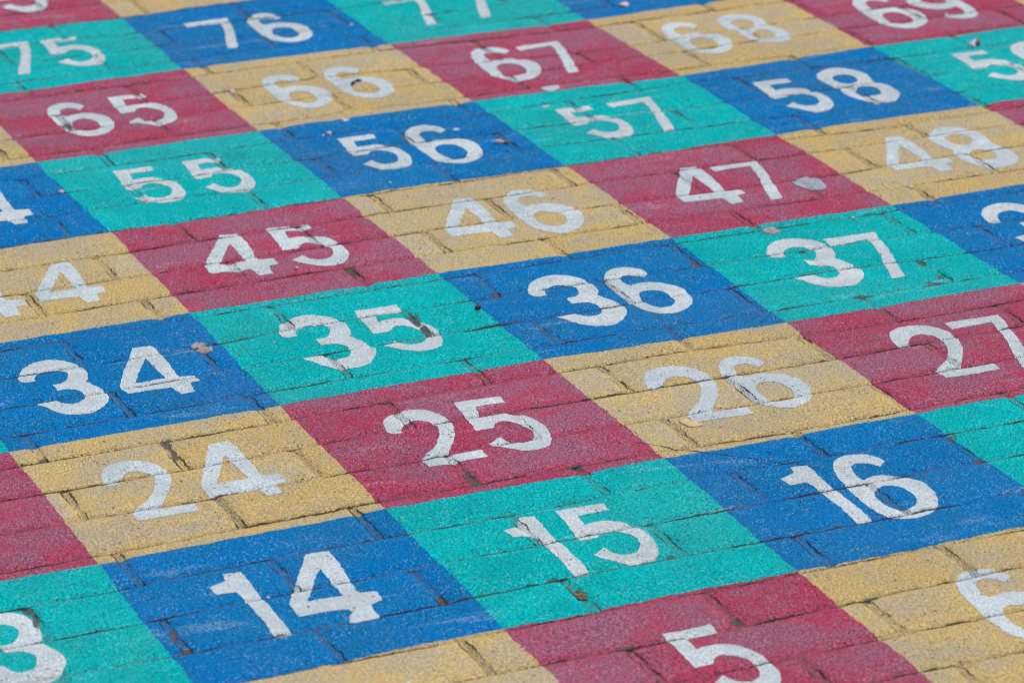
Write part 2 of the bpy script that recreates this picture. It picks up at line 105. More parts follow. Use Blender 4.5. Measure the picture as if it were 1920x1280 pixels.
def line_v(k, u):
    v = C0 + S0*(u-6) + P0*k
    i = k+1
    if 0 <= i < len(RES):
        v = v + np.interp(u, US, RES[i])
    return v + .010*vnoise(u*2.3, np.full_like(u, k*7.3), 11) + .004*vnoise(u*9.0, np.full_like(u, k*3.1), 12)

def bricks(u, v):
    """course coordinate c (whole number = a course joint) and brick coordinate b (whole number = a head joint)"""
    c = np.zeros_like(u)
    kk = np.zeros(u.shape, int)
    lo = line_v(KMIN, u)
    for k in range(KMIN, KMAX):
        hi = line_v(k+1, u)
        m = (v >= lo) & (v < hi)
        if m.any():
            c[m] = k + (v[m]-lo[m])/(hi[m]-lo[m])
            kk[m] = k
        lo = hi
    b = np.zeros_like(u)
    uu = u + .006*vnoise(v*20, kk*5.0, 13)
    for k in np.unique(kk):
        m = kk == k
        h = HEAD[int(k)]
        i = np.clip(np.searchsorted(h, uu[m])-1, 0, len(h)-2)
        b[m] = i + (uu[m]-h[i])/(h[i+1]-h[i])
    return c, b, kk

def relief(u, v):
    c, b, kk = bricks(u, v)
    dc = np.abs(c-np.round(c))*P0*S
    dh = np.abs(b-np.round(b))*HL*S
    bi = np.floor(b)
    tx, ty = hash2(kk, bi, 21)-.5, hash2(kk, bi, 22)-.5
    z = .0006*(hash2(kk, bi, 20)-.5) + .0016*tx*(b-bi-.5) + .0008*ty*(c-kk-.5)
    lobe = np.minimum(dc, dh)
    z = z - .0013*np.exp(-(dc/.0030)**2) - .0014*np.exp(-(dh/.0042)**2) - .0009*np.exp(-(lobe/.009)**2)
    z = z + .0007*fbm(u*9, v*9, 31) + .00025*fbm(u*60, v*60, 35, 2)
    wear = np.zeros_like(u)
    for x, y, ax, ay, bx, by in WEAR:
        d = ax*by-ay*bx
        p = ((u-x)*by-(v-y)*bx)/d
        q = (-(u-x)*ay+(v-y)*ax)/d
        wear = np.maximum(wear, np.exp(-(p*p+q*q)*.8))
    return z - .0006*wear, c, b, wear

# ------------------------------------------------------------------ materials
def new_mat(name):
    m = bpy.data.materials.new(name)
    m.use_nodes = True
    m.node_tree.nodes.clear()
    return m, m.node_tree

class N:
    """a thin wrapper that writes node graphs as expressions"""
    def __init__(s, t):
        s.t = t
    def node(s, kind, **kw):
        n = s.t.nodes.new(kind)
        for k, v in kw.items():
            setattr(n, k, v)
        return n
    def put(s, sock, v):
        if hasattr(v, 'links'):
            s.t.links.new(v, sock)
        elif v is not None:
            if sock.type == 'RGBA' and len(v) == 3:
                v = (*v, 1)
            sock.default_value = v
    def math(s, op, a, b=None, c=None, clamp=False):
        n = s.node('ShaderNodeMath', operation=op, use_clamp=clamp)
        for i, v in enumerate((a, b, c)):
            if v is not None:
                s.put(n.inputs[i], v)
        return n.outputs[0]
    def add(s, a, b): return s.math('ADD', a, b)
    def sub(s, a, b): return s.math('SUBTRACT', a, b)
    def mul(s, a, b): return s.math('MULTIPLY', a, b)
    def mx(s, a, b): return s.math('MAXIMUM', a, b)
    def step(s, x, lo, hi, a=0.0, b=1.0):
        n = s.node('ShaderNodeMapRange', interpolation_type='SMOOTHSTEP')
        for i, v in enumerate((x, lo, hi, a, b)):
            s.put(n.inputs[i], v)
        return n.outputs[0]
    def noise(s, vec, scale, detail=2.0, rough=.5, dist=0.0):
        n = s.node('ShaderNodeTexNoise')
        s.put(n.inputs['Vector'], vec)
        n.inputs['Scale'].default_value = scale
        n.inputs['Detail'].default_value = detail
        n.inputs['Roughness'].default_value = rough
        n.inputs['Distortion'].default_value = dist
        return n.outputs['Fac']
    def voro(s, vec, scale):
        n = s.node('ShaderNodeTexVoronoi')
        s.put(n.inputs['Vector'], vec)
        n.inputs['Scale'].default_value = scale
        return n.outputs['Distance'], n.outputs['Color']
    def mix(s, f, a, b, blend='MIX'):
        n = s.node('ShaderNodeMix', data_type='RGBA', blend_type=blend)
        s.put(n.inputs[0], f)
        s.put(n.inputs[6], a)
        s.put(n.inputs[7], b)
        return n.outputs[2]
    def attr(s, name):
        return s.node('ShaderNodeAttribute', attribute_name=name).outputs['Fac']
    def vec(s, x, y, z=0.0):
        n = s.node('ShaderNodeCombineXYZ')
        for i, v in enumerate((x, y, z)):
            s.put(n.inputs[i], v)
        return n.outputs[0]
    def value(s, col, h=.5, sat=1.0, val=1.0):
        n = s.node('ShaderNodeHueSaturation')
        s.put(n.inputs['Hue'], h); s.put(n.inputs['Saturation'], sat); s.put(n.inputs['Value'], val)
        s.put(n.inputs['Color'], col)
        return n.outputs[0]

def paint(name, col, worn, bare, fade=.45, speck=(.75, .8, .82), speck_amt=1.0, pit_amt=1.0, grain=1.2, is_white=False, rough=.78):
    m, t = new_mat(name)
    g = N(t)
    pos = g.node('ShaderNodeNewGeometry').outputs['Position']
    c, b, wear = g.attr('course'), g.attr('brick'), g.attr('bare')
    # distances to the joints, with a ragged edge, in metres
    w1 = g.sub(g.noise(pos, 70, 2), .5)
    w2 = g.sub(g.noise(pos, 420, 1), .5)
    warp = g.add(g.mul(w1, .0050), g.mul(w2, .0030))
    dc = g.mul(g.math('PINGPONG', g.add(c, g.mul(warp, 1/(0.26861*S))), .5), 0.26861*S)
    dh = g.mul(g.math('PINGPONG', g.add(b, g.mul(warp, 1/(HL*S))), .5), HL*S)
    # open cracks in the paint over the joints, coming and going along the line
    long1 = g.noise(g.vec(g.mul(c, .07), g.mul(b, 1.0), 0), 7.0, 2, .6)
    along = g.noise(pos, 17, 2, .6)
    wc = g.add(-.0004, g.mul(g.step(along, .30, .66), .00155))
    crack_c = g.step(g.sub(dc, wc), .0004, -.0003)
    wh = g.add(-.0005, g.mul(g.step(g.noise(pos, 31, 2, .6), .32, .66), .0014))
    crack_h = g.step(g.sub(g.math('ABSOLUTE', g.sub(dh, .0034)), wh), .0003, -.0003)
    crack_c2 = g.step(g.sub(g.math('ABSOLUTE', g.sub(dc, .0036)), g.sub(wh, .0007)), .0003, -.0003)
    crack = g.mx(g.mx(crack_c, crack_h), g.mul(crack_c2, .55))
    # sand filled joint zone where the paint is thin
    joint = g.mx(g.step(dc, .0045, .0008), g.step(dh, .0056, .0018))
    thin = g.mul(joint, g.step(g.add(g.mul(g.noise(pos, 15, 2, .55), .6), g.mul(g.noise(pos, 240, 2, .6), .4)), .34, .58))
    # bare spots, raggedest along the joints
    ragged = g.add(g.mul(wear, 1.0), g.add(g.mul(g.sub(g.noise(pos, 330, 3, .7), .5), 1.5), g.mul(g.sub(joint, .6), .5)))
    barem = g.step(ragged, .52, .64)
    # rubbed areas, brick by brick and in broad clouds
    wn = g.node('ShaderNodeTexWhiteNoise', noise_dimensions='2D')
    g.put(wn.inputs['Vector'], g.vec(g.math('FLOOR', c), g.math('FLOOR', b)))
    br = wn.outputs['Value']
    cloud = g.add(g.mul(g.noise(pos, 13, 3, .55, .4), .62), g.mul(g.noise(pos, 75, 3, .6), .38))
    rub = g.mul(g.step(g.add(cloud, g.mul(g.sub(br, .5), .10)), .38, .62), g.step(g.math('MINIMUM', dc, dh), .002, .013, .25, 1.0))
    fine = g.step(g.noise(pos, 850, 1, .5), .38, .62)
    grit = g.step(g.noise(pos, 400, 2, .6), .38, .62)
    grain_v = g.add(g.mul(fine, .55), g.mul(grit, .45))
    colr = g.mix(g.mul(rub, g.step(grain_v, .30, .75)), col, worn)
    colr = g.mix(g.mul(rub, fade), colr, worn)
    # grain
    gv = g.add(g.add(1.0-grain*.5, g.mul(grain_v, grain)), g.mul(g.sub(br, .5), .12))
    colr = g.value(colr, val=gv)
    # pale grit standing through the paint
    vd, vc = g.voro(pos, 430)
    sp = g.math('GREATER_THAN', g.node_x(vc), .52)
    spk = g.mul(g.mul(g.step(vd, .34, .12), sp), g.step(g.noise(pos, 34, 3, .6), .36, .62))
    colr = g.mix(g.mul(spk, .58*speck_amt), colr, speck)
    # pale scuffs rubbed across the paint
    mp = g.node('ShaderNodeMapping')
    g.put(mp.inputs['Vector'], pos)
    mp.inputs['Rotation'].default_value = (0, 0, .5)
    mp.inputs['Scale'].default_value = (5, 34, 1)
    scuff = g.mul(g.step(g.noise(mp.outputs[0], 1.0, 3, .65, .8), .60, .74), g.step(grain_v, .35, .7))
    colr = g.mix(g.mul(scuff, .35), colr, speck)
    # grey traffic film in broad clouds
    film = g.step(g.noise(pos, 3.6, 3, .6, .5), .46, .70)
    colr = g.mix(g.mul(film, .09), colr, (.16, .155, .15))
    # pores
    vd2, vc2 = g.voro(g.stretch(pos), 260)
    po = g.math('GREATER_THAN', g.node_x(vc2), .62)
    pit = g.mul(g.mul(g.step(vd2, .26, .12), po), g.step(g.noise(pos, 26, 2, .6), .38, .62))
    pit = g.mul(pit, pit_amt)
    dirt = g.mix(g.noise(pos, 600, 2), (.003, .003, .003), (.05, .045, .038))
    dirt2 = g.mix(g.noise(pos, 300, 2, .6), (.006, .006, .006), (.20, .18, .155))
    colr = g.mix(g.mul(thin, g.step(g.add(g.mul(fine, .5), g.mul(g.noise(pos, 180, 2, .6), .8)), .45, .95, .82, .10)), colr, g.mix(.8, worn, dirt2))
    colr = g.mix(g.math('MINIMUM', g.mul(pit, .85), .95), colr, (.018, .017, .016))
    colr = g.mix(g.mul(barem, .88), colr, dirt2)
    colr = g.mix(g.mul(crack, .90), colr, dirt)
    bs = g.node('ShaderNodeBsdfPrincipled')
    g.put(bs.inputs['Base Color'], colr)
    g.put(bs.inputs['Roughness'], g.add(rough-.08, g.mul(fine, .22)))
    bs.inputs['Specular IOR Level'].default_value = .04
    h = g.add(g.mul(fine, .0003), g.mul(grit, .0006))
    h = g.sub(h, g.mul(g.mx(crack, g.mx(pit, g.mul(barem, .6))), .0011))
    h = g.add(h, g.mul(spk, .0002))
    bp = g.node('ShaderNodeBump')
    bp.inputs['Strength'].default_value = .75
    bp.inputs['Distance'].default_value = 1.0
    g.put(bp.inputs['Height'], h)
    g.put(bs.inputs['Normal'], bp.outputs[0])
    o = g.node('ShaderNodeOutputMaterial')
    if is_white:
        # white stencil paint is missing where it has flaked off the joints and the grit
        gone = g.mx(g.mul(barem, 1.0), g.mul(g.mul(pit, 0.0), 1.0))
        tr = g.node('ShaderNodeBsdfTransparent')
        ms = g.node('ShaderNodeMixShader')
        g.put(ms.inputs[0], gone)
        t.links.new(bs.outputs[0], ms.inputs[1])
        t.links.new(tr.outputs[0], ms.inputs[2])
        t.links.new(ms.outputs[0], o.inputs[0])
    else:
        t.links.new(bs.outputs[0], o.inputs[0])
    return m

def _node_x(s, col):
    n = s.node('ShaderNodeSeparateColor')
    s.put(n.inputs[0], col)
    return n.outputs[0]
def _stretch(s, vec):
    n = s.node('ShaderNodeMapping')
    s.put(n.inputs['Vector'], vec)
    n.inputs['Scale'].default_value = (.7, 1.0, 1.0)
    return n.outputs[0]
N.node_x, N.stretch = _node_x, _stretch

MAT = {
    'teal': paint('teal_paint', (.0, .44, .425), (.0, .34, .34), (.2, .2, .18), fade=.30, speck=(.52, .82, .80), speck_amt=1.2),
    'blue': paint('blue_paint', (.0, .165, .435), (.008, .16, .34), (.2, .2, .18), fade=.30, speck=(.62, .76, .86), speck_amt=1.2),
    'red': paint('red_paint', (.405, .052, .104), (.29, .115, .17), (.2, .2, .18), fade=.60, speck=(.80, .58, .64), speck_amt=1.25),
    'yellow': paint('yellow_paint', (.57, .41, .16), (.43, .37, .26), (.2, .2, .18), fade=.52, speck=(.75, .62, .36), speck_amt=.5, pit_amt=1.4, grain=.85),
    'white': paint('white_paint', (.60, .66, .66), (.43, .49, .50), (.3, .3, .28), fade=.40, speck=(.9, .9, .9), speck_amt=.5, pit_amt=1.5, grain=.62, is_white=True, rough=.78),
}

def simple_mat(name, col, col2, scale=500, rough=.7, bump=.0004):
    m, t = new_mat(name)
    g = N(t)
    pos = g.node('ShaderNodeNewGeometry').outputs['Position']
    f = g.noise(pos, scale, 3, .6)
    bs = g.node('ShaderNodeBsdfPrincipled')
    g.put(bs.inputs['Base Color'], g.mix(g.step(f, .36, .64), col, col2))
    bs.inputs['Roughness'].default_value = rough
    bs.inputs['Specular IOR Level'].default_value = .12
    bp = g.node('ShaderNodeBump')
    bp.inputs['Distance'].default_value = 1.0
    bp.inputs['Strength'].default_value = .8
    g.put(bp.inputs['Height'], g.mul(f, bump))
    g.put(bs.inputs['Normal'], bp.outputs[0])
    o = g.node('ShaderNodeOutputMaterial')
    t.links.new(bs.outputs[0], o.inputs[0])
    return m

# ------------------------------------------------------------------ mesh helpers
def mesh_object(name, verts, faces, mat, loc=(0, 0, 0), parent=None, attrs=None, smooth=True):
    me = bpy.data.meshes.new(name)
    verts = np.asarray(verts, dtype=np.float32)
    me.vertices.add(len(verts))
    me.vertices.foreach_set('co', verts.ravel())
    faces = np.asarray(faces, dtype=np.int32)
    n = faces.shape[1]
    me.loops.add(faces.size)
    me.loops.foreach_set('vertex_index', faces.ravel())
    me.polygons.add(len(faces))
    me.polygons.foreach_set('loop_start', np.arange(0, faces.size, n, dtype=np.int32))
    me.polygons.foreach_set('loop_total', np.full(len(faces), n, dtype=np.int32))
    me.update(calc_edges=True)
    me.polygons.foreach_set('use_smooth', np.full(len(faces), smooth))
    for k, v in (attrs or {}).items():
        at = me.attributes.new(k, 'FLOAT', 'POINT')
        at.data.foreach_set('value', np.asarray(v, dtype=np.float32))
    me.materials.append(mat)
    o = bpy.data.objects.new(name, me)
    COL.objects.link(o)
    o.location = loc
    if parent:
        o.parent = parent
    return o

def tag(o, label, cat, group=None):
    o['label'], o['category'] = label, cat
    if group:
        o['group'] = group
    return o

def corner(i, j):
    d = VERT.get((i, j), (0, 0))
    return np.array([i+d[0], j+d[1]])

def edge(i, j, axis, s):
    """a hand painted edge of the grid, shared by the two squares it parts"""
    p, q = corner(i, j), corner(i+1, j) if axis == 0 else corner(i, j+1)
    x = p[None]*(1-s[:, None])+q[None]*s[:, None]
    env = np.clip(np.minimum(s, 1-s)*12, 0, 1)
    sd = i*31+j*57+axis*13
    n = env*(.012*vnoise(s*3, np.full_like(s, sd*1.7), 41)+.0065*vnoise(s*22, np.full_like(s, sd*1.3), 42)+.005*vnoise(s*75, np.full_like(s, sd*1.1), 43))
    x[:, 1-axis] += n
    return x

def square_grid(i, j, n):
    s = np.linspace(0, 1, n+1)
    bo, to = edge(i, j, 0, s), edge(i, j+1, 0, s)
    le, ri = edge(i, j, 1, s), edge(i+1, j, 1, s)
    a, b = s[None, :, None], s[:, None, None]
    P = (1-b)*bo[None]+b*to[None]+(1-a)*le[:, None]+a*ri[:, None]
    P -= (1-a)*(1-b)*corner(i, j)+a*(1-b)*corner(i+1, j)+(1-a)*b*corner(i, j+1)+a*b*corner(i+1, j+1)
    f = np.arange(n*(n+1)).reshape(n, n+1)[:, :n].ravel()
    return P.reshape(-1, 2), np.stack([f, f+1, f+n+2, f+n+1], 1)

# ------------------------------------------------------------------ numerals
def smooth_loop(loop, step=.0062):
    """round the traced outline between its corners, at an even spacing"""
    P = np.array([q[:2] for q in loop]); K = [q[2] for q in loop]
    n = len(P)
    out = []
    for i in range(n):
        p0, p1, p2, p3 = P[i-1], P[i], P[(i+1) % n], P[(i+2) % n]
        if K[i]:
            p0 = 2*p1-p2
        if K[(i+1) % n]:
            p3 = 2*p2-p1
        d = [max(np.linalg.norm(b-a), 1e-4)**.5 for a, b in ((p0, p1), (p1, p2), (p2, p3))]
        m1 = (p2-p0)/(d[0]+d[1])*d[1] if not K[i] else (p2-p1)
        m2 = (p3-p1)/(d[1]+d[2])*d[1] if not K[(i+1) % n] else (p2-p1)
        k = max(1, int(round(np.linalg.norm(p2-p1)/step)))
        t = (np.arange(k)/k)[:, None]
        out.append((2*t**3-3*t**2+1)*p1+(t**3-2*t**2+t)*m1+(-2*t**3+3*t**2)*p2+(t**3-t**2)*m2)
    return np.concatenate(out)

def inside(pts, loops):
    r = np.zeros(len(pts), bool)
    x, y = pts[:, 0], pts[:, 1]
    for L in loops:
        a, b = L, np.roll(L, -1, 0)
        for (x1, y1), (x2, y2) in zip(a, b):
            if y1 == y2:
                continue
            m = ((y1 > y) != (y2 > y)) & (x < (x2-x1)*(y-y1)/(y2-y1)+x1)
            r ^= m
    return r

def triangulate(loops, h, seed):
    r = np.random.RandomState(seed)
    allp = np.concatenate(loops)
    lo, hi = allp.min(0), allp.max(0)
    gx, gy = np.meshgrid(np.arange(lo[0], hi[0], h), np.arange(lo[1], hi[1], h))
    g = np.stack([gx.ravel(), gy.ravel()], 1)
    g = g+r.uniform(-.2, .2, g.shape)*h
    g = g[inside(g, loops)]
    # keep clear of the outline
    dmin = np.full(len(g), 9.0)
    for i in range(0, len(allp), 64):
        d = np.linalg.norm(g[:, None]-allp[None, i:i+64], axis=2).min(1)
        dmin = np.minimum(dmin, d)
    g = g[dmin > h*.6]
    edges = []
    k = 0
    for L in loops:
        n = len(L)
        edges += [(k+i, k+(i+1) % n) for i in range(n)]
        k += n
    pts = np.concatenate([allp, g])
    v, _, f, _, _, _ = delaunay_2d_cdt([Vector(p) for p in pts.tolist()], edges, [], 0, 1e-6)
    v = np.array([tuple(p) for p in v])
    f = np.array([t for t in f if len(t) == 3])
    c = v[f].mean(1)
    f = f[inside(c, loops)]
    a = v[f]
    area = np.cross(a[:, 1]-a[:, 0], a[:, 2]-a[:, 0])
    f[area < 0] = f[area < 0][:, ::-1]
    return v, f

ring = [[round(.673+.12*math.cos(t), 4), round(.51+.265*math.sin(t), 4), 0] for t in np.linspace(0, 2*math.pi, 24, endpoint=False)]
ring2 = [[round(.673+.052*math.cos(t), 4), round(.51+.195*math.sin(t), 4), 0] for t in np.linspace(0, 2*math.pi, 20, endpoint=False)]
GLYPH['0'] = [ring, ring2]
GLYPH['9'] = [[[1.348-q[0], 1.02-q[1], q[2]] for q in L] for L in GLYPH['6']]
DEF1 = {'1': (0, 0), '2': (0, 0), '3': (0, 0), '4': (-.32, .04), '5': (-.29, -.02), '6': (-.30, -.02), '7': (-.28, -.01), '8': (-.30, 0), '9': (-.30, 0), '0': (-.30, 0)}
DEF2 = {'1': (.30, 0), '2': (.30, 0), '3': (.30, 0), '4': (-.02, .03), '5': (-.02, -.02), '6': (-.01, -.02), '7': (0, 0), '8': (0, 0), '9': (0, 0), '0': (0, 0)}

def numeral(parent, u, t, digit, slot, single, org, h):
    key = '%d_%d' % ((10*t+u) if u < 10 else 10*t+10, slot)
    if key in PLACE:
        _, ar, ai, dx, dy = PLACE[key]
    else:
        dx, dy = (DEF1 if slot == 0 else DEF2)[digit]
        if single:
            dx += .15
        ar, ai = .97, 0
        cx, cy = .674, .51
        dx += cx*(1-ar); dy += cy*(1-ar)
    if slot >= 0 and 10*t+u == 100:
        dx, dy, ar, ai = (-.16, -.20, .11)[slot], 0, 1, 0
    loops = []
    sd = u*17+t*131+slot*7
    for L in GLYPH[digit]:
        p = smooth_loop(L)
        q = np.stack([ar*p[:, 0]-ai*p[:, 1]+dx, ai*p[:, 0]+ar*p[:, 1]+dy], 1)+np.array([u, t])
        q[:, 0] += .0055*vnoise(q[:, 0]*60, q[:, 1]*60, sd)+.003*vnoise(q[:, 0]*13, q[:, 1]*13, sd+1)
        q[:, 1] += .0055*vnoise(q[:, 0]*60, q[:, 1]*60, sd+2)+.003*vnoise(q[:, 0]*13, q[:, 1]*13, sd+3)
        loops.append(q)
    v, f = triangulate(loops, h, sd)
    z, c, b, wear = relief(v[:, 0], v[:, 1])
    co = np.column_stack([v*S, z+.0003])-np.array(org)
    o = mesh_object('numeral', co, f, MAT['white'], parent=parent, attrs={'course': c, 'brick': b, 'bare': wear})
    return o

# ------------------------------------------------------------------ ground
m, t = new_mat('brick_paving')
g = N(t)
pos = g.node('ShaderNodeNewGeometry').outputs['Position']
bt = g.node('ShaderNodeTexBrick', offset=.5)
g.put(bt.inputs['Vector'], pos)
for k_, v_ in (('Scale', 1.0), ('Mortar Size', .003), ('Mortar Smooth', .3), ('Bias', 0.0), ('Brick Width', .2157), ('Row Height', .0698)):
    bt.inputs[k_].default_value = v_
bt.inputs['Color1'].default_value = (.20, .17, .15, 1)
bt.inputs['Color2'].default_value = (.27, .24, .21, 1)
bt.inputs['Mortar'].default_value = (.05, .045, .04, 1)
bs = g.node('ShaderNodeBsdfPrincipled')
f1 = g.noise(pos, 500, 3, .6)
g.put(bs.inputs['Base Color'], g.value(bt.outputs['Color'], val=g.add(.6, g.mul(f1, .8))))
bs.inputs['Roughness'].default_value = .85
bp = g.node('ShaderNodeBump')
bp.inputs['Distance'].default_value = 1.0
g.put(bp.inputs['Height'], g.sub(g.mul(f1, .0012), g.mul(bt.outputs['Fac'], .002)))
g.put(bs.inputs['Normal'], bp.outputs[0])
o = g.node('ShaderNodeOutputMaterial')
t.links.new(bs.outputs[0], o.inputs[0])
R = 150.0
gr = mesh_object('ground', [(-R, -R, -.005), (R, -R, -.005), (R, R, -.005), (-R, R, -.005)], [(0, 1, 2, 3)], m)
gr['kind'] = 'structure'

# ------------------------------------------------------------------ the painted squares
VIS = [4, 5, 6, 13, 14, 15, 16, 17, 23, 24, 25, 26, 27, 28, 33, 34, 35, 36, 37, 38, 44, 45, 46, 47, 48, 49, 54, 55, 56, 57, 58, 59, 64, 65, 66, 67, 68, 69, 70, 75, 76, 77, 78, 85, 86]
PARTLY = {
    4: 'tan yellow square at the bottom edge below blue 14, its number cut off',
    5: 'dusty red square with a single white 5 at the bottom edge',
    6: 'tan yellow square with a single white 6 at the bottom right corner',
    13: 'teal green square at the left edge, only the 3 of its number showing',
    17: 'teal green square at the right edge beside blue 16, no number showing',
    23: 'dusty red square at the left edge beside yellow 24, no number showing',
    28: 'tiny yellow corner at the right edge below blue 38',
    33: 'tiny teal corner at the left edge beside blue 34',
    38: 'blue square at the right edge with a white 3, second figure cut off',
    44: 'tan yellow square with white 44 running off the left edge',
    49: 'dusty red sliver at the right edge below teal 59, no number showing',
    54: 'blue square at the left edge, only the 4 of its number showing',
    59: 'teal green square at the right edge with white 59 cut off by the frame',
    64: 'yellow sliver at the left edge below red 65, no number showing',
    70: 'tiny yellow corner at the top right edge beside red 69',
    75: 'teal green square with white 75 running off the left edge',
    77: 'teal green square with white 77 cut off by the top edge',
    78: 'blue sliver at the top edge above yellow 68',
    85: 'dusty red square in the top left corner with a cut off 5',
    86: 'yellow sliver at the top edge above blue 76',
}
WORD = {'teal': 'teal green', 'blue': 'bright blue', 'red': 'dusty red', 'yellow': 'tan yellow'}

def colour(u, t):
    if t % 2 == 0:
        return 'red' if u % 2 else 'yellow'
    return 'teal' if u % 2 else 'blue'

cells = set()
for n in VIS:
    u, t = (10, n//10-1) if n % 10 == 0 else (n % 10, n//10)
    cells.add((u, t, True))
seen = {(a_, b_) for a_, b_, _ in cells}
cells |= {(x_, y_, False) for x_ in range(1, 11) for y_ in range(10) if (x_, y_) not in seen}

for u, t, vis in sorted(cells):
    num = 10*t+u
    n = 150 if vis else 50
    P, F = square_grid(u, t, n)
    org = ((u+.5)*S, (t+.5)*S, 0)
    z, c, b, wear = relief(P[:, 0], P[:, 1])
    co = np.column_stack([P*S, z])-np.array(org)
    k = colour(u, t)
    o = mesh_object('painted_square', co, F, MAT[k], loc=org, attrs={'course': c, 'brick': b, 'bare': wear})
    label = PARTLY.get(num) or '%s painted square carrying the white number %d' % (WORD[k], num)
    tag(o, label, 'painted square', 'numbered squares painted on the brick paving')
    s = str(num)
    for i, d in enumerate(s):
        numeral(o, u, t, d, i, len(s) == 1, org, .0052 if vis else .02)

# ------------------------------------------------------------------ litter, gum and pebbles lying on the paint
def ground_z(x, y):
    return float(relief(np.array([float(x)]), np.array([float(y)]))[0][0])

M_gum = simple_mat('grey_gum', (.23, .26, .28), (.38, .42, .43), 260)
M_gum2 = simple_mat('beige_gum', (.22, .18, .175), (.42, .36, .34), 260)
M_gum3 = simple_mat('white_gum', (.36, .41, .45), (.54, .57, .59), 300)
M_dab = simple_mat('pale_yellow_paint', (.52, .38, .17), (.66, .51, .26), 300)
M_pink = simple_mat('pink_petal', (.70, .38, .36), (.82, .60, .57), 300)
M_white = simple_mat('chalky_white', (.36, .42, .48), (.55, .60, .64), 400)
M_stone = simple_mat('pale_stone', (.50, .50, .50), (.78, .76, .74), 500)
M_stonep = simple_mat('pinkish_stone', (.55, .36, .33), (.74, .62, .60), 400)
M_dark = simple_mat('dark_seed', (.035, .016, .012), (.10, .04, .03), 500, .5)
M_leaf = simple_mat('brown_leaf', (.13, .075, .035), (.26, .17, .09), 350)
M_moss = simple_mat('dead_leaf', (.10, .075, .03), (.24, .19, .10), 350)
M_black = simple_mat('black_twig', (.012, .011, .010), (.03, .027, .024), 300, .6)
M_drip = simple_mat('thick_white_paint', (.42, .49, .51), (.56, .62, .62), 260, .8)
M_bark = simple_mat('dark_line', (.03, .03, .035), (.12, .11, .12), 200)

def patch(name, outline, mat, thick, parent=None, lift=.0006, seed=1, dome=.6, curl=0.0):
    """a thin pad of gum, paint or paper with a ragged outline, domed a little and closed underneath"""
    L = smooth_loop([[p[0], p[1], 0] for p in outline], .006)
    L = L+np.stack([.003*vnoise(L[:, 0]*70, L[:, 1]*70, seed), .003*vnoise(L[:, 0]*70, L[:, 1]*70, seed+1)], 1)
    v, f = triangulate([L], .008, seed)
    d = np.full(len(v), 9.0)
    for i in range(0, len(L), 64):
        d = np.minimum(d, np.linalg.norm(v[:, None]-L[None, i:i+64], axis=2).min(1))
    prof = np.clip(d/.02, 0, 1)
    prof = 1-(1-prof)**2
    ctr = L.mean(0)
    gz = relief(v[:, 0], v[:, 1])[0]
    z = gz+lift+thick*((1-dome)+dome*prof)+thick*.5*fbm(v[:, 0]*40, v[:, 1]*40, seed+4, 2)*prof
    if curl:
        ax = (v-ctr)@np.array([.8, .6])
        z = z+curl*(ax/np.abs(ax).max())**2
    low = gz+lift*.2 if not curl else z-thick
    org = np.array([ctr[0]*S, ctr[1]*S, ground_z(*ctr)])
    top = np.column_stack([v*S, z])
    bot = np.column_stack([v*S, low])
    nv = len(v)
    ed = {}
    for a_, b_, c_ in f:
        for e_ in ((a_, b_), (b_, c_), (c_, a_)):
            ed[e_] = 1
    rim = [(a_, b_) for (a_, b_) in ed if (b_, a_) not in ed]
    side = [(b_, a_, a_+nv) for a_, b_ in rim]+[(b_, a_+nv, b_+nv) for a_, b_ in rim]
    faces = np.concatenate([f, f[:, ::-1]+nv, np.array(side)])
    co = np.concatenate([top, bot])
    if parent is not None:
        return mesh_object(name, co-np.array(parent.matrix_world.translation if False else parent.location), faces, mat, parent=parent)
    return mesh_object(name, co-org, faces, mat, loc=org)

def pebble(name, p, size, mat, seed, sink=.25, parent=None, shift=(0, 0, 0)):
    r = np.random.RandomState(seed)
    nu, nv_ = 14, 9
    vs = [(0, 0, 1.0)]
    for i in range(1, nv_):
        th = math.pi*i/nv_
        for j in range(nu):
            ph = 2*math.pi*j/nu
            vs.append((math.sin(th)*math.cos(ph), math.sin(th)*math.sin(ph), math.cos(th)))
    vs.append((0, 0, -1.0))
    vs = np.array(vs)
    bump = 1+.35*fbm(vs[:, 0]*1.6+vs[:, 2], vs[:, 1]*1.6-vs[:, 2]*.7, seed, 2)
    co = vs*bump[:, None]*np.array(size)*.42
    fs = []
    for j in range(nu):
        k = (j+1) % nu
        fs.append((0, 1+j, 1+k))
        for i in range(nv_-2):
            a0, b0 = 1+i*nu+j, 1+i*nu+k
            fs += [(a0, a0+nu, b0), (b0, a0+nu, b0+nu)]
        e_ = 1+(nv_-2)*nu
        fs.append((e_+j, len(vs)-1, e_+k))
    an = r.uniform(0, 3)
    ca, sa = math.cos(an), math.sin(an)
    co[:, :2] = co[:, :2]@np.array([[ca, sa], [-sa, ca]])
    z = ground_z(*p)
    return mesh_object(name, co, fs, mat, loc=(p[0]*S, p[1]*S, z+size[2]*(.5-sink*.5)), smooth=seed % 2 == 0)

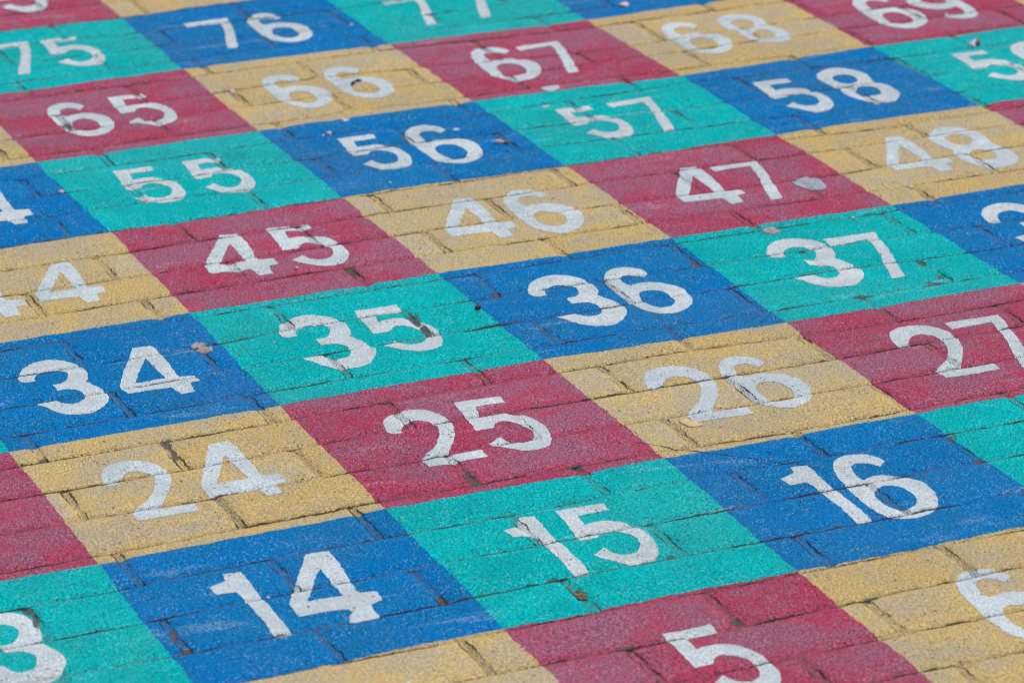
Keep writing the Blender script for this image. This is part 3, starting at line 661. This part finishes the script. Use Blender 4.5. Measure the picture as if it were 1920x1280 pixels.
def strip(name, path, radius, mat, lift, parent=None, seg=6):
    """a thin stalk or thread following a path over the paving"""
    P = np.array(path, float)
    q = []
    for i in range(len(P)-1):
        k = max(2, int(np.linalg.norm(P[i+1]-P[i])/.02))
        for s_ in range(k):
            q.append(P[i]*(1-s_/k)+P[i+1]*s_/k)
    q = np.array(q+[P[-1]])
    q = q+np.stack([.004*vnoise(q[:, 0]*25, q[:, 1]*25, 5), .004*vnoise(q[:, 0]*25, q[:, 1]*25, 6)], 1)
    z = relief(q[:, 0], q[:, 1])[0]+lift
    c3 = np.column_stack([q*S, z])
    org = c3[len(c3)//2].copy()
    vs, fs = [], []
    n = len(c3)
    for i in range(n):
        d = c3[min(i+1, n-1)]-c3[max(i-1, 0)]
        d /= np.linalg.norm(d)
        s_ = np.cross(d, (0, 0, 1)); s_ /= np.linalg.norm(s_)
        up = np.cross(s_, d)
        r_ = radius*(.5+.5*min(1, 6*min(i, n-1-i)/n))*(1+.5*math.sin(i*1.3))
        for k in range(seg):
            t_ = 2*math.pi*k/seg
            vs.append(c3[i]+r_*(math.cos(t_)*s_+math.sin(t_)*up))
    for i in range(n-1):
        for k in range(seg):
            a_, b_ = i*seg+k, i*seg+(k+1) % seg
            fs += [(a_, b_, b_+seg), (a_, b_+seg, a_+seg)]
    for k in range(1, seg-1):
        fs += [(0, k+1, k), ((n-1)*seg, (n-1)*seg+k, (n-1)*seg+k+1)]
    return mesh_object(name, np.array(vs)-org, fs, mat, loc=org)

G_GUM = 'flattened lumps of old chewing gum on the paint'
tag(patch('gum_spot', SPOT['gum47'], M_gum, .0004, lift=.0006, seed=1), 'large pale grey oval of old gum beside the 7 of red square 47', 'gum spot', G_GUM)
tag(patch('gum_spot', SPOT['gum34'], M_gum2, .0003, lift=.0003, seed=2), 'ragged beige gum spot on the upper right of blue square 34', 'gum spot', G_GUM)
tag(patch('gum_spot', SPOT['gum37'], M_gum2, .0003, lift=.0003, seed=3), 'pinkish beige gum spot above the 3 of teal square 37', 'gum spot', G_GUM)
tag(patch('gum_spot', SPOT['gum67'], M_gum3, .0003, lift=.0003, seed=4), 'white oval gum spot below number 67 at the edge of the teal square', 'gum spot', G_GUM)
tag(patch('paint_dab', SPOT['dab26'], M_dab, .0004, seed=5), 'pale yellow dab of fresh paint under the 2 of square 26', 'paint dab')
G_FL = 'small white paint flecks on the squares'
tag(patch('paint_fleck', SPOT['fleck56a'], M_white, .0004, seed=6), 'white fleck at the upper edge of blue square 56 against yellow', 'paint fleck', G_FL)
tag(patch('paint_fleck', SPOT['fleck56b'], M_white, .0004, seed=7), 'small white fleck just right of the upper tip of the 6 in 56', 'paint fleck', G_FL)
tag(patch('paint_fleck', SPOT['fleck57'], M_white, .0004, seed=8), 'white fleck left of the 5 of teal square 57', 'paint fleck', G_FL)
tag(patch('petal', SPOT['petal78'], M_pink, .0006, seed=9, curl=.002), 'pale pink petal on the blue strip at the top edge', 'petal')
tag(patch('paper_scrap', SPOT['scrap59w'], M_white, .0006, seed=10, curl=.003), 'torn white scrap above the 5 of teal square 59', 'scrap')
tag(patch('leaf_scrap', SPOT['scrap59b'], M_leaf, .0006, seed=11, lift=.002, curl=.002), 'brown leaf scrap beside the white scrap above number 59', 'leaf')
tag(patch('leaf_scrap', SPOT['leaf15'], M_moss, .0005, seed=12, curl=.0012), 'ragged brown leaf scrap below the 1 of teal square 15', 'leaf')
tag(patch('paint_lump', SPOT['blob14'], M_drip, .0012, seed=13, lift=.0006), 'thick smeared white paint lump on the foot of the 4 in 14', 'paint lump')
# paper stub: a rolled end with a burnt tip
x0, x1 = SPOT['stub56']
st = strip('cigarette_stub', [x0, (x0[0]*.3+x1[0]*.7, x0[1]*.3+x1[1]*.7)], .0022, M_stonep, .0021, seg=10)
tag(st, 'pinkish rolled stub lying right of the 6 in blue square 56', 'stub')
tip = strip('burnt_tip', [(x0[0]*.3+x1[0]*.7, x0[1]*.3+x1[1]*.7), x1], .0020, M_leaf, .0021, seg=10)
tip.location = tip.location-st.location
tip.parent = st
tag(strip('dark_curl', SPOT['curl66'], .0015, M_black, .0014), 'black curled twig inside the second 6 of yellow square 66', 'twig')
tag(strip('dark_thread', SPOT['crk'], .0004, M_bark, .0001), 'thin dark thread running from yellow square 26 over blue square 16', 'thread')
G_P = 'loose pebbles lying on the paint'
PB = [
    ('pebble66', (.010, .008, .007), M_stone, 'pale pebble in a dark joint left of number 66'),
    ('pebble56', (.010, .007, .006), M_stonep, 'pinkish white pebble above the 5 of blue square 56'),
    ('pebble56s', (.0045, .004, .003), M_stone, 'tiny white chip left of the pinkish pebble above the 5 of 56'),
    ('pebble54', (.0068, .006, .006), M_stonep, 'round pinkish pebble by the right edge of blue square 54'),
    ('chip76', (.006, .005, .003), M_stonep, 'small pink chip right of number 76 near the teal square'),
    ('stone45', (.0042, .004, .0035), M_stone, 'small white stone between the 4 and 5 of red square 45'),
    ('stone56b', (.0038, .0038, .003), M_stone, 'tiny white stone on the lower left of blue square 56'),
    ('stone14', (.004, .004, .003), M_stonep, 'tiny pale stone between the 1 and 4 of blue square 14'),
    ('stone37', (.0055, .004, .003), M_stonep, 'tiny stone in the joint along the top of teal square 37'),
    ('stone48', (.009, .006, .004), M_stone, 'pale stone in the dark joint at the bottom of yellow square 48'),
]
for i, (k, sz, mt, lb) in enumerate(PB):
    tag(pebble("pebble", SPOT[k][0], sz, mt, 40+i*2), lb, 'pebble', G_P)
tag(pebble("seed", SPOT["seed35"][0], (.010, .006, .005), M_dark, 71), 'dark brown seed on the border of teal 35 and blue 36', 'seed')
